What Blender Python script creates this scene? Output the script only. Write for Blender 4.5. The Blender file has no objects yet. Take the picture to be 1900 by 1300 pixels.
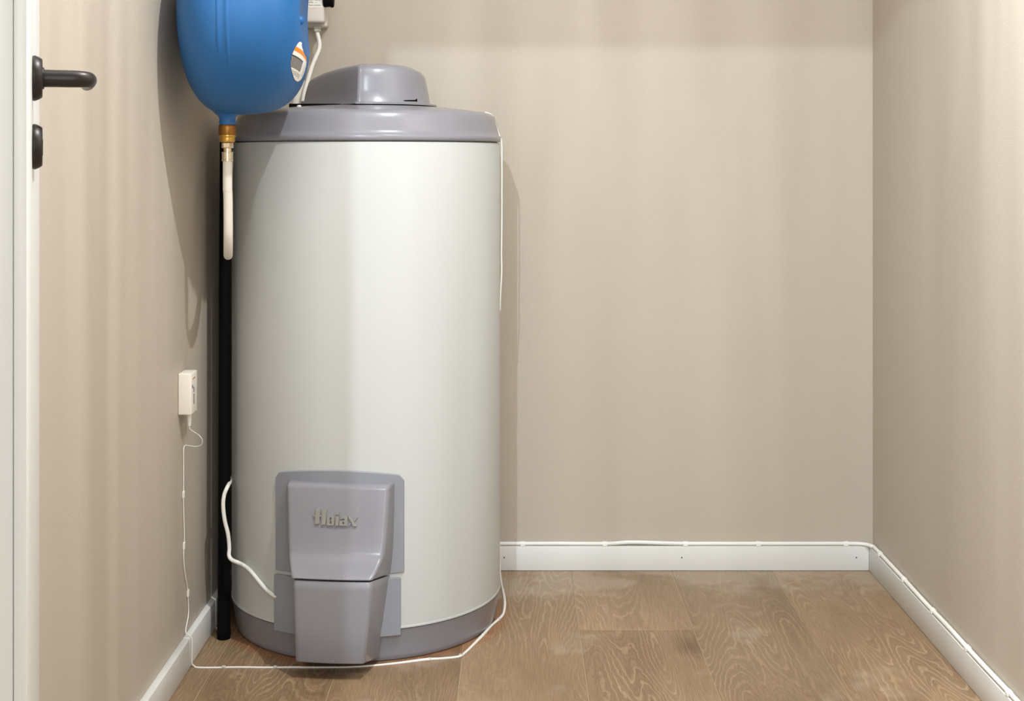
import bpy, bmesh, math, random
from math import sin, cos, pi, sqrt, atan2, hypot, radians
from mathutils import Vector, Matrix

random.seed(7)
SC = bpy.context.scene
COL = SC.collection

# ------------------------------------------------------------------ camera, world, lights, exposure
FPX = 2550.0          # focal length in pixels of a 1900 px wide frame
CAMH = 0.98
cam_d = bpy.data.cameras.new('camera')
cam = bpy.data.objects.new('camera', cam_d); COL.objects.link(cam)
cam.location = (0, 0, CAMH); cam.rotation_euler = (radians(90), 0, 0)
cam_d.sensor_width = 36.0; cam_d.lens = 36.0 * FPX / 1900
cam_d.shift_x = (950 - 954) / 1900; cam_d.shift_y = (295 - 650) / 1900
cam_d.clip_start = 0.02
SC.camera = cam

SC.view_settings.view_transform = 'Standard'
SC.view_settings.look = 'None'
SC.view_settings.gamma = 1.0
SC.view_settings.use_curve_mapping = False
SC.view_settings.exposure = 0.04

w = bpy.data.worlds.new('world'); SC.world = w; w.use_nodes = True
w.node_tree.nodes['Background'].inputs[0].default_value = (0.93, 0.97, 1.0, 1)
w.node_tree.nodes['Background'].inputs[1].default_value = 0.2

def lamp(name, kind, loc, energy, color, size=0.05, size_y=None, rot=None):
    d = bpy.data.lights.new(name, kind); d.energy = energy; d.color = color
    if kind == 'AREA':
        d.size = size
        if size_y: d.shape = 'RECTANGLE'; d.size_y = size_y
    else:
        d.shadow_soft_size = size
    o = bpy.data.objects.new(name, d); COL.objects.link(o); o.location = loc
    if rot: o.rotation_euler = rot
    return o

# lamp in the utility room, up near the ceiling right of the heater
closet_lamp = lamp('closet_lamp', 'SPOT', (0.30, 1.72, 2.37), 100, (0.93, 0.965, 0.985), 0.014)
closet_lamp.data.spot_size = radians(165); closet_lamp.data.spot_blend = 0.25
# hall lamp behind the camera, its light comes in through the doorway
hall_lamp = lamp('hall_lamp', 'SPOT', (-0.40, -0.5, 2.30), 160, (0.80, 0.91, 1.0), 0.005, rot=(radians(55), 0, 0))
hall_lamp.data.spot_size = radians(100); hall_lamp.data.spot_blend = 0.3
# added soft fill lights, unseen: one in the hall, one under the ceiling
hall_soft = lamp('hall_fill', 'AREA', (0.2, -1.5, 1.45), 50, (0.90, 0.95, 1.0), 1.6, 1.8, (radians(90), 0, 0))
ceil_soft = lamp('ceiling_fill', 'AREA', (0.02, 1.6, 2.38), 11, (1.0, 0.98, 0.96), 1.1, 1.1, (0, 0, 0))

def shape_beam(o, pts, depth, seed):
    """hand-shaped beam with soft vertical streaks: the lamp's strength varies with the bearing"""
    o.data.use_nodes = True; nt = o.data.node_tree; em = nt.nodes['Emission']
    tc = nt.nodes.new('ShaderNodeTexCoord'); sp = nt.nodes.new('ShaderNodeSeparateXYZ'); nt.links.new(tc.outputs['Normal'], sp.inputs[0])
    def mth(op, *args):
        n = nt.nodes.new('ShaderNodeMath'); n.operation = op
        for i, v in enumerate(args):
            if isinstance(v, (int, float)): n.inputs[i].default_value = v
            else: nt.links.new(v, n.inputs[i])
        return n.outputs[0]
    az = mth('ARCTAN2', sp.outputs[0], sp.outputs[1])                 # bearing from +Y, radians
    fac = mth('MULTIPLY_ADD', az, 1 / (2 * pi), 0.5)
    rp = nt.nodes.new('ShaderNodeValToRGB'); nt.links.new(fac, rp.inputs[0]); els = rp.color_ramp.elements
    rp.color_ramp.interpolation = 'EASE'
    while len(els) < len(pts): els.new(0.5)
    for e, (deg, v) in zip(els, pts): e.position = deg / 360 + 0.5; e.color = (v, v, v, 1)
    cb = nt.nodes.new('ShaderNodeCombineXYZ'); nt.links.new(mth('MULTIPLY', az, 7.0), cb.inputs[0])
    nt.links.new(mth('MULTIPLY', sp.outputs[2], 1.3), cb.inputs[1]); cb.inputs[2].default_value = seed
    nz = nt.nodes.new('ShaderNodeTexNoise'); nz.inputs['Scale'].default_value = 1.6; nz.inputs['Detail'].default_value = 3
    nz.inputs['Roughness'].default_value = 0.55; nz.inputs['Distortion'].default_value = 0.3
    nt.links.new(cb.outputs[0], nz.inputs['Vector'])
    k = mth('MULTIPLY_ADD', nz.outputs['Fac'], depth * 2, 1 - depth)
    down = mth('MULTIPLY_ADD', sp.outputs[2], -1.2, 0.06)               # the beam is stronger straight down
    nt.links.new(mth('MULTIPLY', mth('MULTIPLY', k, rp.outputs[0]), down), em.inputs['Strength'])
shape_beam(closet_lamp, [(-100, 1.0), (-60, 1.05), (-41, 1.05), (-29, 0.74), (-18, 0.80), (-7, 1.0), (1, 0.82), (10, 0.76), (18, 0.74), (24, 1.30), (36, 2.0), (60, 2.2)], 0.85, 3.0)  # added shaping: dimmer towards the heater, brighter on the right wall

# ------------------------------------------------------------------ materials
def new_mat(name):
    m = bpy.data.materials.new(name); m.use_nodes = True
    return m, m.node_tree, m.node_tree.nodes['Principled BSDF']

def node(nt, typ, **kw):
    n = nt.nodes.new(typ)
    for k, v in kw.items():
        if k in n.inputs: n.inputs[k].default_value = v
        else: setattr(n, k, v)
    return n

def lin(c):
    return tuple(((v / 255) / 12.92 if v / 255 <= 0.04045 else ((v / 255 + 0.055) / 1.055) ** 2.4) for v in c) + (1,)

def simple(name, rgb, rough=0.5, metal=0.0, var=0.03, vscale=8.0, bump=0.0, bscale=300.0, coat=0.0, spec=None):
    m, nt, b = new_mat(name)
    tc = node(nt, 'ShaderNodeTexCoord')
    n = node(nt, 'ShaderNodeTexNoise'); n.inputs['Scale'].default_value = vscale; n.inputs['Detail'].default_value = 4
    nt.links.new(tc.outputs['Object'], n.inputs['Vector'])
    mx = node(nt, 'ShaderNodeMix', data_type='RGBA')
    base = lin(rgb)
    mx.inputs[6].default_value = tuple(v * (1 - var) for v in base[:3]) + (1,)
    mx.inputs[7].default_value = tuple(min(1, v * (1 + var)) for v in base[:3]) + (1,)
    nt.links.new(n.outputs['Fac'], mx.inputs[0]); nt.links.new(mx.outputs[2], b.inputs['Base Color'])
    b.inputs['Roughness'].default_value = rough; b.inputs['Metallic'].default_value = metal
    if spec is not None: b.inputs['Specular IOR Level'].default_value = spec
    if coat: b.inputs['Coat Weight'].default_value = coat; b.inputs['Coat Roughness'].default_value = 0.12
    if bump:
        n2 = node(nt, 'ShaderNodeTexNoise'); n2.inputs['Scale'].default_value = bscale; n2.inputs['Detail'].default_value = 3
        nt.links.new(tc.outputs['Object'], n2.inputs['Vector'])
        bp = node(nt, 'ShaderNodeBump'); bp.inputs['Strength'].default_value = bump; bp.inputs['Distance'].default_value = 0.001
        nt.links.new(n2.outputs['Fac'], bp.inputs['Height']); nt.links.new(bp.outputs['Normal'], b.inputs['Normal'])
    return m

M = {}
M['wall'] = simple('beige wall paint', (187, 177, 163), 0.55, var=0.02, vscale=3, bump=0.25, bscale=260, spec=0.35)
M['ceiling'] = simple('ceiling paint', (205, 202, 196), 0.8)
M['white_trim'] = simple('white satin trim paint', (222, 222, 219), 0.38, var=0.015)
M['door'] = simple('white door lacquer', (234, 237, 236), 0.35, var=0.01)
M['gap'] = simple('dark gap', (60, 58, 55), 0.8)
M['body'] = simple('off white enamelled steel', (193, 195, 193), 0.5, var=0.012, spec=0.22)
M['plastic'] = simple('grey glossy plastic', (139, 138, 145), 0.24, var=0.02, spec=0.4)
M['plastic2'] = simple('lighter grey plastic flange', (141, 144, 152), 0.34, var=0.02, spec=0.45)
M['logo'] = simple('silver grey lettering', (142, 140, 134), 0.35, var=0.02)
M['black'] = simple('black rubber', (6, 6, 6), 0.85, var=0.1, spec=0.12)
M['blackmetal'] = simple('brushed black metal', (52, 47, 45), 0.38, metal=0.55, var=0.15, vscale=40)
M['blue'] = simple('blue powder coat', (28, 98, 160), 0.5, var=0.05, bump=0.2, bscale=400, spec=0.5)
M['brass'] = simple('yellow brass', (205, 160, 80), 0.28, metal=0.9, var=0.12, vscale=60)
M['brass_dark'] = simple('brown aged brass nut', (150, 104, 50), 0.38, metal=0.85, var=0.3, vscale=90)
M['nickel'] = simple('pale nickel brass', (222, 206, 176), 0.25, metal=0.9, var=0.08, vscale=60)
M['hose'] = simple('white pex hose', (222, 218, 208), 0.4, var=0.02)
M['cable'] = simple('white cable sheath', (236, 234, 228), 0.4, var=0.02)
M['cabledull'] = simple('clear sticky tape', (196, 194, 190), 0.35, var=0.05)
M['box'] = simple('light grey box plastic', (222, 214, 208), 0.45, var=0.015)
M['gland'] = simple('grey nylon gland', (178, 176, 166), 0.5)
M['sensor'] = simple('warm white sensor plastic', (240, 234, 224), 0.42, var=0.01)
M['paper'] = simple('white label paper', (238, 236, 230), 0.5, var=0.02)
M['orange'] = simple('orange label print', (240, 140, 50), 0.5, var=0.04)
M['ink'] = simple('black label print', (58, 56, 54), 0.5)
M['greyink'] = simple('grey label print', (150, 148, 144), 0.5)
M['blueink'] = simple('blue label print', (70, 78, 120), 0.5)
M['redink'] = simple('red label print', (200, 80, 80), 0.5)
M['filler'] = simple('pale joint filler', (176, 156, 128), 0.6)

def wood_mat():
    m, nt, b = new_mat('oak floor')
    L = nt.links.new
    geo = node(nt, 'ShaderNodeNewGeometry')
    oi = node(nt, 'ShaderNodeObjectInfo')
    # every board gets its own piece of grain
    off = node(nt, 'ShaderNodeCombineXYZ')
    mu = node(nt, 'ShaderNodeMath', operation='MULTIPLY'); mu.inputs[1].default_value = 37.0; L(oi.outputs['Random'], mu.inputs[0])
    mu2 = node(nt, 'ShaderNodeMath', operation='MULTIPLY'); mu2.inputs[1].default_value = 91.0; L(oi.outputs['Random'], mu2.inputs[0])
    L(mu.outputs[0], off.inputs[2]); L(mu2.outputs[0], off.inputs[1])
    add = node(nt, 'ShaderNodeVectorMath', operation='ADD'); L(geo.outputs['Position'], add.inputs[0]); L(off.outputs[0], add.inputs[1])
    def mapped(sx, sy, src=add):
        mp = node(nt, 'ShaderNodeMapping'); mp.inputs['Scale'].default_value = (sx, sy, 1); L(src.outputs[0], mp.inputs['Vector']); return mp
    def noise(mp, scale, detail=2, rough=0.5, dist=0.0):
        n = node(nt, 'ShaderNodeTexNoise'); n.inputs['Scale'].default_value = scale; n.inputs['Detail'].default_value = detail
        n.inputs['Roughness'].default_value = rough; n.inputs['Distortion'].default_value = dist; L(mp.outputs[0], n.inputs['Vector']); return n
    def math_(op, a, bb=None, c=None):
        n = node(nt, 'ShaderNodeMath', operation=op)
        for i, v in enumerate((a, bb, c)):
            if v is None: continue
            if hasattr(v, 'links') or hasattr(v, 'is_linked'): L(v, n.inputs[i])
            else: n.inputs[i].default_value = v
        return n.outputs[0]
    def ramp(fac, pts):
        r = node(nt, 'ShaderNodeValToRGB'); L(fac, r.inputs[0]); els = r.color_ramp.elements
        while len(els) < len(pts): els.new(0.5)
        for e, (p, c) in zip(els, pts): e.position = p; e.color = c
        return r.outputs[0]
    # growth rings: level lines of a field stretched along the board
    field = noise(mapped(1.0, 0.13), 7.5, 1.5, 0.4, 0.25)
    wob = noise(mapped(1, 0.5), 60, 2)
    f1 = math_('MULTIPLY', field.outputs['Fac'], 40.0)
    f2 = math_('MULTIPLY_ADD', wob.outputs['Fac'], 1.0, f1)
    fr = math_('FRACT', f2)
    lines = ramp(fr, [(0.0, (0, 0, 0, 1)), (0.62, (0.05, 0.05, 0.05, 1)), (0.88, (1, 1, 1, 1)), (1.0, (0, 0, 0, 1))])
    fib = noise(mapped(1.0, 0.045), 420, 3, 0.6)
    tone = noise(mapped(1.0, 0.35), 3.0, 3, 0.55)
    base = ramp(tone.outputs['Fac'], [(0.30, lin((120, 95, 69))), (0.52, lin((139, 114, 86))), (0.72, lin((157, 132, 105)))])
    # each board a little lighter or darker
    vv = math_('MULTIPLY_ADD', oi.outputs['Random'], 0.22, 0.87)
    hs = node(nt, 'ShaderNodeHueSaturation'); L(base, hs.inputs['Color']); L(vv, hs.inputs['Value'])
    # light ring lines, stronger in some areas
    amt = noise(mapped(1.0, 0.5), 4.5, 1)
    amtr = ramp(amt.outputs['Fac'], [(0.38, (0.10, 0.10, 0.10, 1)), (0.62, (0.55, 0.55, 0.55, 1))])
    la = math_('MULTIPLY', lines, amtr)
    g1 = math_('MULTIPLY', field.outputs['Fac'], 104.0)
    fine = ramp(math_('FRACT', math_('MULTIPLY_ADD', wob.outputs['Fac'], 1.6, g1)), [(0.0, (0, 0, 0, 1)), (0.5, (0.1, 0.1, 0.1, 1)), (0.8, (0.15, 0.15, 0.15, 1)), (1.0, (0, 0, 0, 1))])
    la = math_('ADD', la, fine)
    mx = node(nt, 'ShaderNodeMix', data_type='RGBA'); L(la, mx.inputs[0]); L(hs.outputs[0], mx.inputs[6]); mx.inputs[7].default_value = lin((186, 160, 129))
    # fine fibres
    fr2 = ramp(fib.outputs['Fac'], [(0.35, (0.86, 0.86, 0.86, 1)), (0.62, (1.08, 1.08, 1.08, 1))])
    mx2 = node(nt, 'ShaderNodeMix', data_type='RGBA', blend_type='MULTIPLY'); mx2.inputs[0].default_value = 1.0
    L(mx.outputs[2], mx2.inputs[6]); L(fr2, mx2.inputs[7])
    # knots
    vor = node(nt, 'ShaderNodeTexVoronoi'); vor.inputs['Scale'].default_value = 2.6; L(mapped(1.0, 0.55).outputs[0], vor.inputs['Vector'])
    kn = ramp(vor.outputs['Distance'], [(0.0, (0.55, 0.50, 0.46, 1)), (0.055, (0.80, 0.77, 0.74, 1)), (0.11, (1, 1, 1, 1))])
    mx3 = node(nt, 'ShaderNodeMix', data_type='RGBA', blend_type='MULTIPLY'); mx3.inputs[0].default_value = 1.0
    L(mx2.outputs[2], mx3.inputs[6]); L(kn, mx3.inputs[7])
    # pale building dust, thicker along the back wall and in a few smears
    geo2 = node(nt, 'ShaderNodeSeparateXYZ'); L(geo.outputs['Position'], geo2.inputs[0])
    dn = noise(mapped(1, 1, geo), 5.0, 3, 0.6)
    near = node(nt, 'ShaderNodeMapRange'); L(geo2.outputs['Y'], near.inputs[0])
    near.inputs[1].default_value = 3.02; near.inputs[2].default_value = 3.27; near.inputs[3].default_value = 0.0; near.inputs[4].default_value = 0.26
    ds = math_('ADD', dn.outputs['Fac'], near.outputs[0])
    dust = ramp(ds, [(0.60, (0, 0, 0, 1)), (0.70, (0.36, 0.36, 0.36, 1))])
    mx4 = node(nt, 'ShaderNodeMix', data_type='RGBA'); L(dust, mx4.inputs[0]); L(mx3.outputs[2], mx4.inputs[6]); mx4.inputs[7].default_value = lin((184, 170, 150))
    # reddish tint in the floor colour round the foot of the heater
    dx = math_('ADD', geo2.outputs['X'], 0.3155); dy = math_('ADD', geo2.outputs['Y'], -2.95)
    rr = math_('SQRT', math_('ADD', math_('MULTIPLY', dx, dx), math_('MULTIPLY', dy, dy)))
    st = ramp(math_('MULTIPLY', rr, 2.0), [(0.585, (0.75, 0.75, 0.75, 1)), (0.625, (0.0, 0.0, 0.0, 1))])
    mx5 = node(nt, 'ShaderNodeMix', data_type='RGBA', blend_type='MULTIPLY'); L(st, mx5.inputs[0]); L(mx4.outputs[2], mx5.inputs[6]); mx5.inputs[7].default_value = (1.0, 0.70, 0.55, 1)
    L(mx5.outputs[2], b.inputs['Base Color'])
    b.inputs['Roughness'].default_value = 0.42; b.inputs['Specular IOR Level'].default_value = 0.35
    bp = node(nt, 'ShaderNodeBump'); bp.inputs['Strength'].default_value = 0.15; bp.inputs['Distance'].default_value = 0.0006
    L(fib.outputs['Fac'], bp.inputs['Height']); L(bp.outputs['Normal'], b.inputs['Normal'])
    return m
M['wood'] = wood_mat()

# ------------------------------------------------------------------ helpers
def link(name, me, mats, parent=None, smooth=True, angle=40):
    if not isinstance(mats, (list, tuple)): mats = [mats]
    for m in mats: me.materials.append(m)
    o = bpy.data.objects.new(name, me); COL.objects.link(o)
    if parent: o.parent = parent
    if smooth:
        for p in me.polygons: p.use_smooth = True
        me.set_sharp_from_angle(angle=radians(angle))
    return o

def from_bm(name, bm, mats, parent=None, smooth=True, angle=40, recalc=True):
    if recalc: bmesh.ops.recalc_face_normals(bm, faces=bm.faces)
    me = bpy.data.meshes.new(name); bm.to_mesh(me); bm.free()
    return link(name, me, mats, parent, smooth, angle)

def tag(o, label=None, cat=None, group=None, kind=None):
    if label: o['label'] = label
    if cat: o['category'] = cat
    if group: o['group'] = group
    if kind: o['kind'] = kind
    return o

def thing(name, label, cat, loc=(0, 0, 0)):
    o = bpy.data.objects.new(name, None); COL.objects.link(o); o.location = loc
    o.empty_display_size = 0.05
    return tag(o, label, cat)

def keep(o, parent):
    """children are modelled in world coordinates"""
    o.parent = parent
    root = parent; off = Vector((0, 0, 0))
    while root is not None:
        off += root.location; root = root.parent
    o.location = -off + o.location
    return o

def box_bm(bm, lo, hi, bevel=0.0, segs=2, mat=0):
    x0, y0, z0 = lo; x1, y1, z1 = hi
    r = bmesh.ops.create_cube(bm, size=1.0)
    vs = r['verts']
    for v in vs:
        v.co = Vector((x0 + (v.co.x + .5) * (x1 - x0), y0 + (v.co.y + .5) * (y1 - y0), z0 + (v.co.z + .5) * (z1 - z0)))
    faces = list({f for v in vs for f in v.link_faces})
    for f in faces: f.material_index = mat
    if bevel:
        es = list({e for v in vs for e in v.link_edges})
        bmesh.ops.bevel(bm, geom=es, offset=bevel, segments=segs, profile=0.5, affect='EDGES')
    return bm

def box(name, lo, hi, mat, parent=None, bevel=0.0, segs=2):
    bm = bmesh.new(); box_bm(bm, lo, hi, bevel, segs)
    o = from_bm(name, bm, mat)
    if parent: keep(o, parent)
    return o

def loft(rings, closed_ring=True, cap0=False, cap1=False, bm=None, mat=0):
    bm = bm or bmesh.new()
    vr = [[bm.verts.new(p) for p in r] for r in rings]
    n = len(rings[0])
    for a, b in zip(vr[:-1], vr[1:]):
        for i in range(n if closed_ring else n - 1):
            j = (i + 1) % n
            f = bm.faces.new((a[i], a[j], b[j], b[i])); f.material_index = mat
    if cap0: bm.faces.new(vr[0][::-1]).material_index = mat
    if cap1: bm.faces.new(vr[-1]).material_index = mat
    return bm

def lathe(profile, seg=64, center=(0, 0, 0), axis='Z', bm=None, mat=0, caps=True):
    rings = []
    for r, h in profile:
        r = max(r, 1e-5); ring = []
        for i in range(seg):
            a = 2 * pi * i / seg
            p = {'Z': (r * cos(a), r * sin(a), h), 'X': (h, r * cos(a), r * sin(a)), 'Y': (r * sin(a), h, r * cos(a))}[axis]
            ring.append((p[0] + center[0], p[1] + center[1], p[2] + center[2]))
        rings.append(ring)
    return loft(rings, True, caps, caps, bm, mat)

def smooth_path(pts, n=6):
    """Catmull-Rom through 4-tuples (x, y, z, r)"""
    P = [Vector(p) for p in pts]; out = []
    for i in range(len(P) - 1):
        p0 = P[max(i - 1, 0)]; p1 = P[i]; p2 = P[i + 1]; p3 = P[min(i + 2, len(P) - 1)]
        for k in range(n):
            t = k / n
            out.append(0.5 * ((2 * p1) + (p2 - p0) * t + (2 * p0 - 5 * p1 + 4 * p2 - p3) * t * t + (3 * p1 - p0 - 3 * p2 + p3) * t ** 3))
    out.append(P[-1]); return out

def tube(pts, r=None, seg=10, n=6, bm=None, smooth=True, mat=0, flat=None):
    """sweep a round section along 3D points; pts (x,y,z) or (x,y,z,r); flat=(sx,sz) squashes the section"""
    P = [Vector((p[0], p[1], p[2], p[3] if len(p) > 3 else r)) for p in pts]
    if smooth: P = smooth_path(P, n)
    C = [Vector(p[:3]) for p in P]; R = [p[3] for p in P]
    rings = []; up = None
    for i, c in enumerate(C):
        d = (C[min(i + 1, len(C) - 1)] - C[max(i - 1, 0)]).normalized()
        if up is None:
            up = Vector((0, 0, 1)) if abs(d.z) < 0.9 else Vector((0, 1, 0))
        s = d.cross(up)
        if s.length < 1e-4: s = d.cross(Vector((1, 0, 0)))
        s.normalize(); u = s.cross(d).normalized(); up = u
        rings.append([c + (s * cos(2 * pi * k / seg) * (flat[0] if flat else 1) + u * sin(2 * pi * k / seg) * (flat[1] if flat else 1)) * R[i] for k in range(seg)])
    return loft(rings, True, True, True, bm, mat)

def at(px, py, d):
    """world point seen at a photograph pixel, at a known distance d from the camera plane"""
    return ((px - 954) / FPX * d, d, CAMH - (py - 295) / FPX * d)

def on_floor(px, py, h=0.003):
    d = (CAMH - h) * FPX / (py - 295)
    return ((px - 954) / FPX * d, d, h)

# ------------------------------------------------------------------ room shell
XL, XR, YB, YF, H = -0.638, 0.857, 3.285, 0.42, 2.40

def slab(name, lo, hi, mat, kind='structure'):
    o = box(name, lo, hi, mat); o['kind'] = kind; return o

slab('wall_back', (XL - 0.1, YB, -0.05), (XR + 0.1, YB + 0.1, H), M['wall'])
slab('wall_right', (XR, -2.0, -0.05), (XR + 0.1, YB, H), M['wall'])
wl = slab('wall_left', (XL - 0.1, 1.822, -0.05), (XL, YB, H), M['wall'])
# the wall past the side door, near the camera, with the lintel over the opening
bm = bmesh.new()
box_bm(bm, (XL - 0.1, YF, -0.05), (XL, 1.12, H)); box_bm(bm, (XL - 0.1, 1.12, 2.08), (XL, 1.85, H))
o = from_bm('wall_left_near', bm, M['wall'], smooth=False); o['kind'] = 'structure'
# front wall with the doorway the camera looks through
bm = bmesh.new()
box_bm(bm, (-1.8, 0.30, -0.05), (-0.378, YF, H)); box_bm(bm, (0.56, 0.30, -0.05), (XR, YF, H)); box_bm(bm, (-0.378, 0.30, 2.077), (0.56, YF, H))
o = from_bm('wall_front', bm, M['wall'], smooth=False); o['kind'] = 'structure'
slab('ceiling', (-1.8, -2.0, H), (XR + 0.1, YB + 0.1, H + 0.08), M['ceiling'])
# side room beyond the open door, and the hall behind the camera
slab('wall_side_room', (-1.9, -2.0, -0.05), (-1.8, YB, H), M['wall'])
slab('wall_hall', (-1.8, -2.1, -0.05), (XR + 0.1, -2.0, H), M['wall'])

# floor: filler bed and every board of its own
fl = bpy.data.objects.new('floor', None); COL.objects.link(fl); fl['kind'] = 'structure'
bed = box('joint_bed', (-1.8, -2.0, -0.03), (XR, YB, -0.0007), M['filler'], fl)
W = 0.2385; X0 = -0.1027
meshes = {}
def plank(x0, x1, y0, y1):
    key = (round(x1 - x0, 4), round(y1 - y0, 4))
    g = 0.0006
    if key not in meshes:
        bm = bmesh.new(); w2 = (x1 - x0) / 2 - g; l2 = (y1 - y0) / 2 - g
        box_bm(bm, (-w2, -l2, -0.012), (w2, l2, 0.0), 0.0007, 1)
        o = from_bm('plank', bm, M['wood']); meshes[key] = o
    else:
        o = meshes[key].copy(); COL.objects.link(o)
    o.location = ((x0 + x1) / 2, (y0 + y1) / 2, 0); o.parent = fl
joints = {-3: [1.9], -2: [2.1, 0.9], -1: [2.40, 1.1], 0: [1.75, 0.5], 1: [2.8625, 1.5], 2: [2.2, 0.95], 3: [1.3]}
for k in range(-5, 4):
    x0 = X0 + (k - 0) * W; x1 = x0 + W
    x1 = min(x1, XR - 0.001); x0 = max(x0, -1.799)
    if k == 3 or x1 - x0 < 0.02: 
        if x1 - x0 < 0.004: continue
    ys = [YB - 0.001] + joints.get(k, [2.0]) + [-0.6, -1.99]
    for a, b in zip(ys[:-1], ys[1:]): plank(x0, x1, b, a)

# baseboards
BH = 0.058
def board(name, lo, hi, parent, edge_axis):
    bm = bmesh.new(); box_bm(bm, lo, hi, 0.0016, 2)
    o = from_bm(name, bm, M['white_trim']); keep(o, parent); return o
bb = bpy.data.objects.new('baseboard_back', None); COL.objects.link(bb); bb['kind'] = 'structure'
board('board', (XL + 0.014, YB - 0.0135, 0.0006), (XR - 0.012, YB, BH), bb, 0)
for px in (935.5, 1265, 1589):
    p = at(px, 1034, YB - 0.0135)
    bm = lathe([(0.0, -0.0006), (0.0016, -0.0006), (0.0018, 0.0002)], 12, (p[0], YB - 0.0135, p[2]), 'Y')
    keep(from_bm('nail_hole', bm, M['gap']), bb)
bl = bpy.data.objects.new('baseboard_left', None); COL.objects.link(bl); bl['kind'] = 'structure'
board('board', (XL, 1.89, 0.0006), (XL + 0.0145, 2.643, BH), bl, 1)
board('board', (XL, 2.646, 0.0006), (XL + 0.0135, YB, BH + 0.0006), bl, 1)
br = bpy.data.objects.new('baseboard_right', None); COL.objects.link(br); br['kind'] = 'structure'
board('board', (XR - 0.012, YF, 0.0006), (XR, YB, BH), br, 1)

# ------------------------------------------------------------------ side door, open, leading edge towards the camera
door = bpy.data.objects.new('door_1', None); COL.objects.link(door); door['kind'] = 'structure'
door['label'] = 'white door leaf standing open at the left with black handle'
Lead = Vector((-0.4254, 1.2, 0)); Hin = Vector((-0.6375, 1.845, 0))
ed = (Lead - Hin).normalized(); nd = Vector((-ed.y, ed.x, 0))     # nd points to the right, out of the seen face
if nd.x < 0: nd = -nd
LEN = (Lead - Hin).length
door.location = (Hin.x, Hin.y, 0)
# local frame: X along the leaf from hinge to leading edge, Y out of the seen face (nd), Z up
ang = atan2(ed.y, ed.x)
door.rotation_euler = (0, 0, ang)
sgn = 1 if (Matrix.Rotation(ang, 3, 'Z') @ Vector((0, 1, 0))).dot(nd) > 0 else -1
def dbox(name, lo, hi, mat, bevel=0.001, parent=door):
    a = (lo[0], sgn * lo[1], lo[2]); b = (hi[0], sgn * hi[1], hi[2])
    lo2 = tuple(min(p, q) for p, q in zip(a, b)); hi2 = tuple(max(p, q) for p, q in zip(a, b))
    bm = bmesh.new(); box_bm(bm, lo2, hi2, bevel); return from_bm(name, bm, mat, parent)
dbox('leaf', (0, -0.0400, 0.008), (LEN - 0.0015, -0.0114, 2.04), M['door'])
dbox('rebate', (-0.0, -0.0110, 0.008), (LEN, 0.0, 2.05), M['door'])
dbox('groove', (0.01, -0.0118, 0.01), (LEN - 0.004, -0.0106, 2.035), M['gap'], 0)
def disc_on_door(name, s, z, prof, parent=door, mat=None, seg=48):
    bm = lathe(prof, seg, (0, 0, 0), 'Y')
    for v in bm.verts: v.co.y *= sgn
    o = from_bm(name, bm, mat or M['blackmetal'], parent); o.location = (s, 0, z); return o
sR = LEN - (1.42 - 1.2) / abs(ed.y)
zH = CAMH + 150 * 1.42 / FPX; zL = CAMH + 23 * 1.42 / FPX
rose = [(0.0232, 0.0), (0.0234, 0.004), (0.0228, 0.007), (0.0215, 0.0092), (0.0205, 0.0098), (0.0203, 0.0090), (0.0, 0.0088)]
rose = [(0.0228, 0.0), (0.0235, 0.0012), (0.0235, 0.0028), (0.0222, 0.0060), (0.0202, 0.0092), (0.0194, 0.0098), (0.0, 0.0100)]
hd = disc_on_door('handle', sR, zH, rose)
hd['label'] = 'black handle on the door'
# lever: neck out of the rose, elbow, then grip running back along the leaf
N = sgn
lv = [(0, 0.008 * N, 0.0, 0.0092), (0, 0.02 * N, 0, 0.0090), (0, 0.035 * N, 0, 0.0090), (-0.001, 0.045 * N, 0, 0.0088), (-0.006, 0.0525 * N, 0, 0.0084),
      (-0.016, 0.056 * N, 0, 0.0080), (-0.04, 0.0565 * N, 0, 0.0078), (-0.08, 0.056 * N, 0, 0.0076), (-0.112, 0.055 * N, 0, 0.0066), (-0.115, 0.055 * N, 0, 0.003)]
lever = from_bm('lever', tube(lv, seg=20, n=5), M['blackmetal'], hd)
bm = lathe([(0.0115, 0.0098), (0.0112, 0.0112), (0.0095, 0.0118)], 32, (0, 0, 0), 'Y')
for v in bm.verts: v.co.y *= sgn
from_bm('collar', bm, M['blackmetal'], hd)
lk = disc_on_door('lock_escutcheon', sR, zL, rose)
lk['label'] = 'black keyhole plate below the handle'
bm = lathe([(0.0032, 0.0099), (0.0032, 0.0103)], 20, (0, 0, 0.004), 'Y')
for v in bm.verts: v.co.y *= sgn
box_bm(bm, (-0.0016, min(0.0099 * N, 0.0103 * N), -0.009), (0.0016, max(0.0099 * N, 0.0103 * N), 0.003))
from_bm('keyhole', bm, M['black'], lk)

# ------------------------------------------------------------------ water heater
CX, CY, RB = -0.3155, 2.95, 0.285
heater = thing('water_heater', 'tall white cylindrical water heater with grey lid and grey front covers on the floor', 'water heater', (CX, CY, 0))
def hpart(name, bm, mat, parent=heater, angle=40):
    return keep(from_bm(name, bm, mat, angle=angle), parent)
C3 = (CX, CY, 0)
body = hpart('body', lathe([(0.270, 0.064), (0.2858, 0.0650), (0.2860, 0.0668), (0.2856, 0.0690), (0.2849, 0.0694), (RB, 0.071), (RB, 1.010), (0.2838, 1.0135), (0.280, 1.0148), (0.27, 1.015)], 160, C3), M['body'])
base = hpart('base_ring', lathe([(0.26, 0.0), (0.2715, 0.0005), (0.2745, 0.003), (0.2765, 0.012), (0.2835, 0.060), (0.2850, 0.0628), (0.28, 0.0635)], 160, C3), M['plastic'])
base['label'] = 'grey plastic foot ring'
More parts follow.
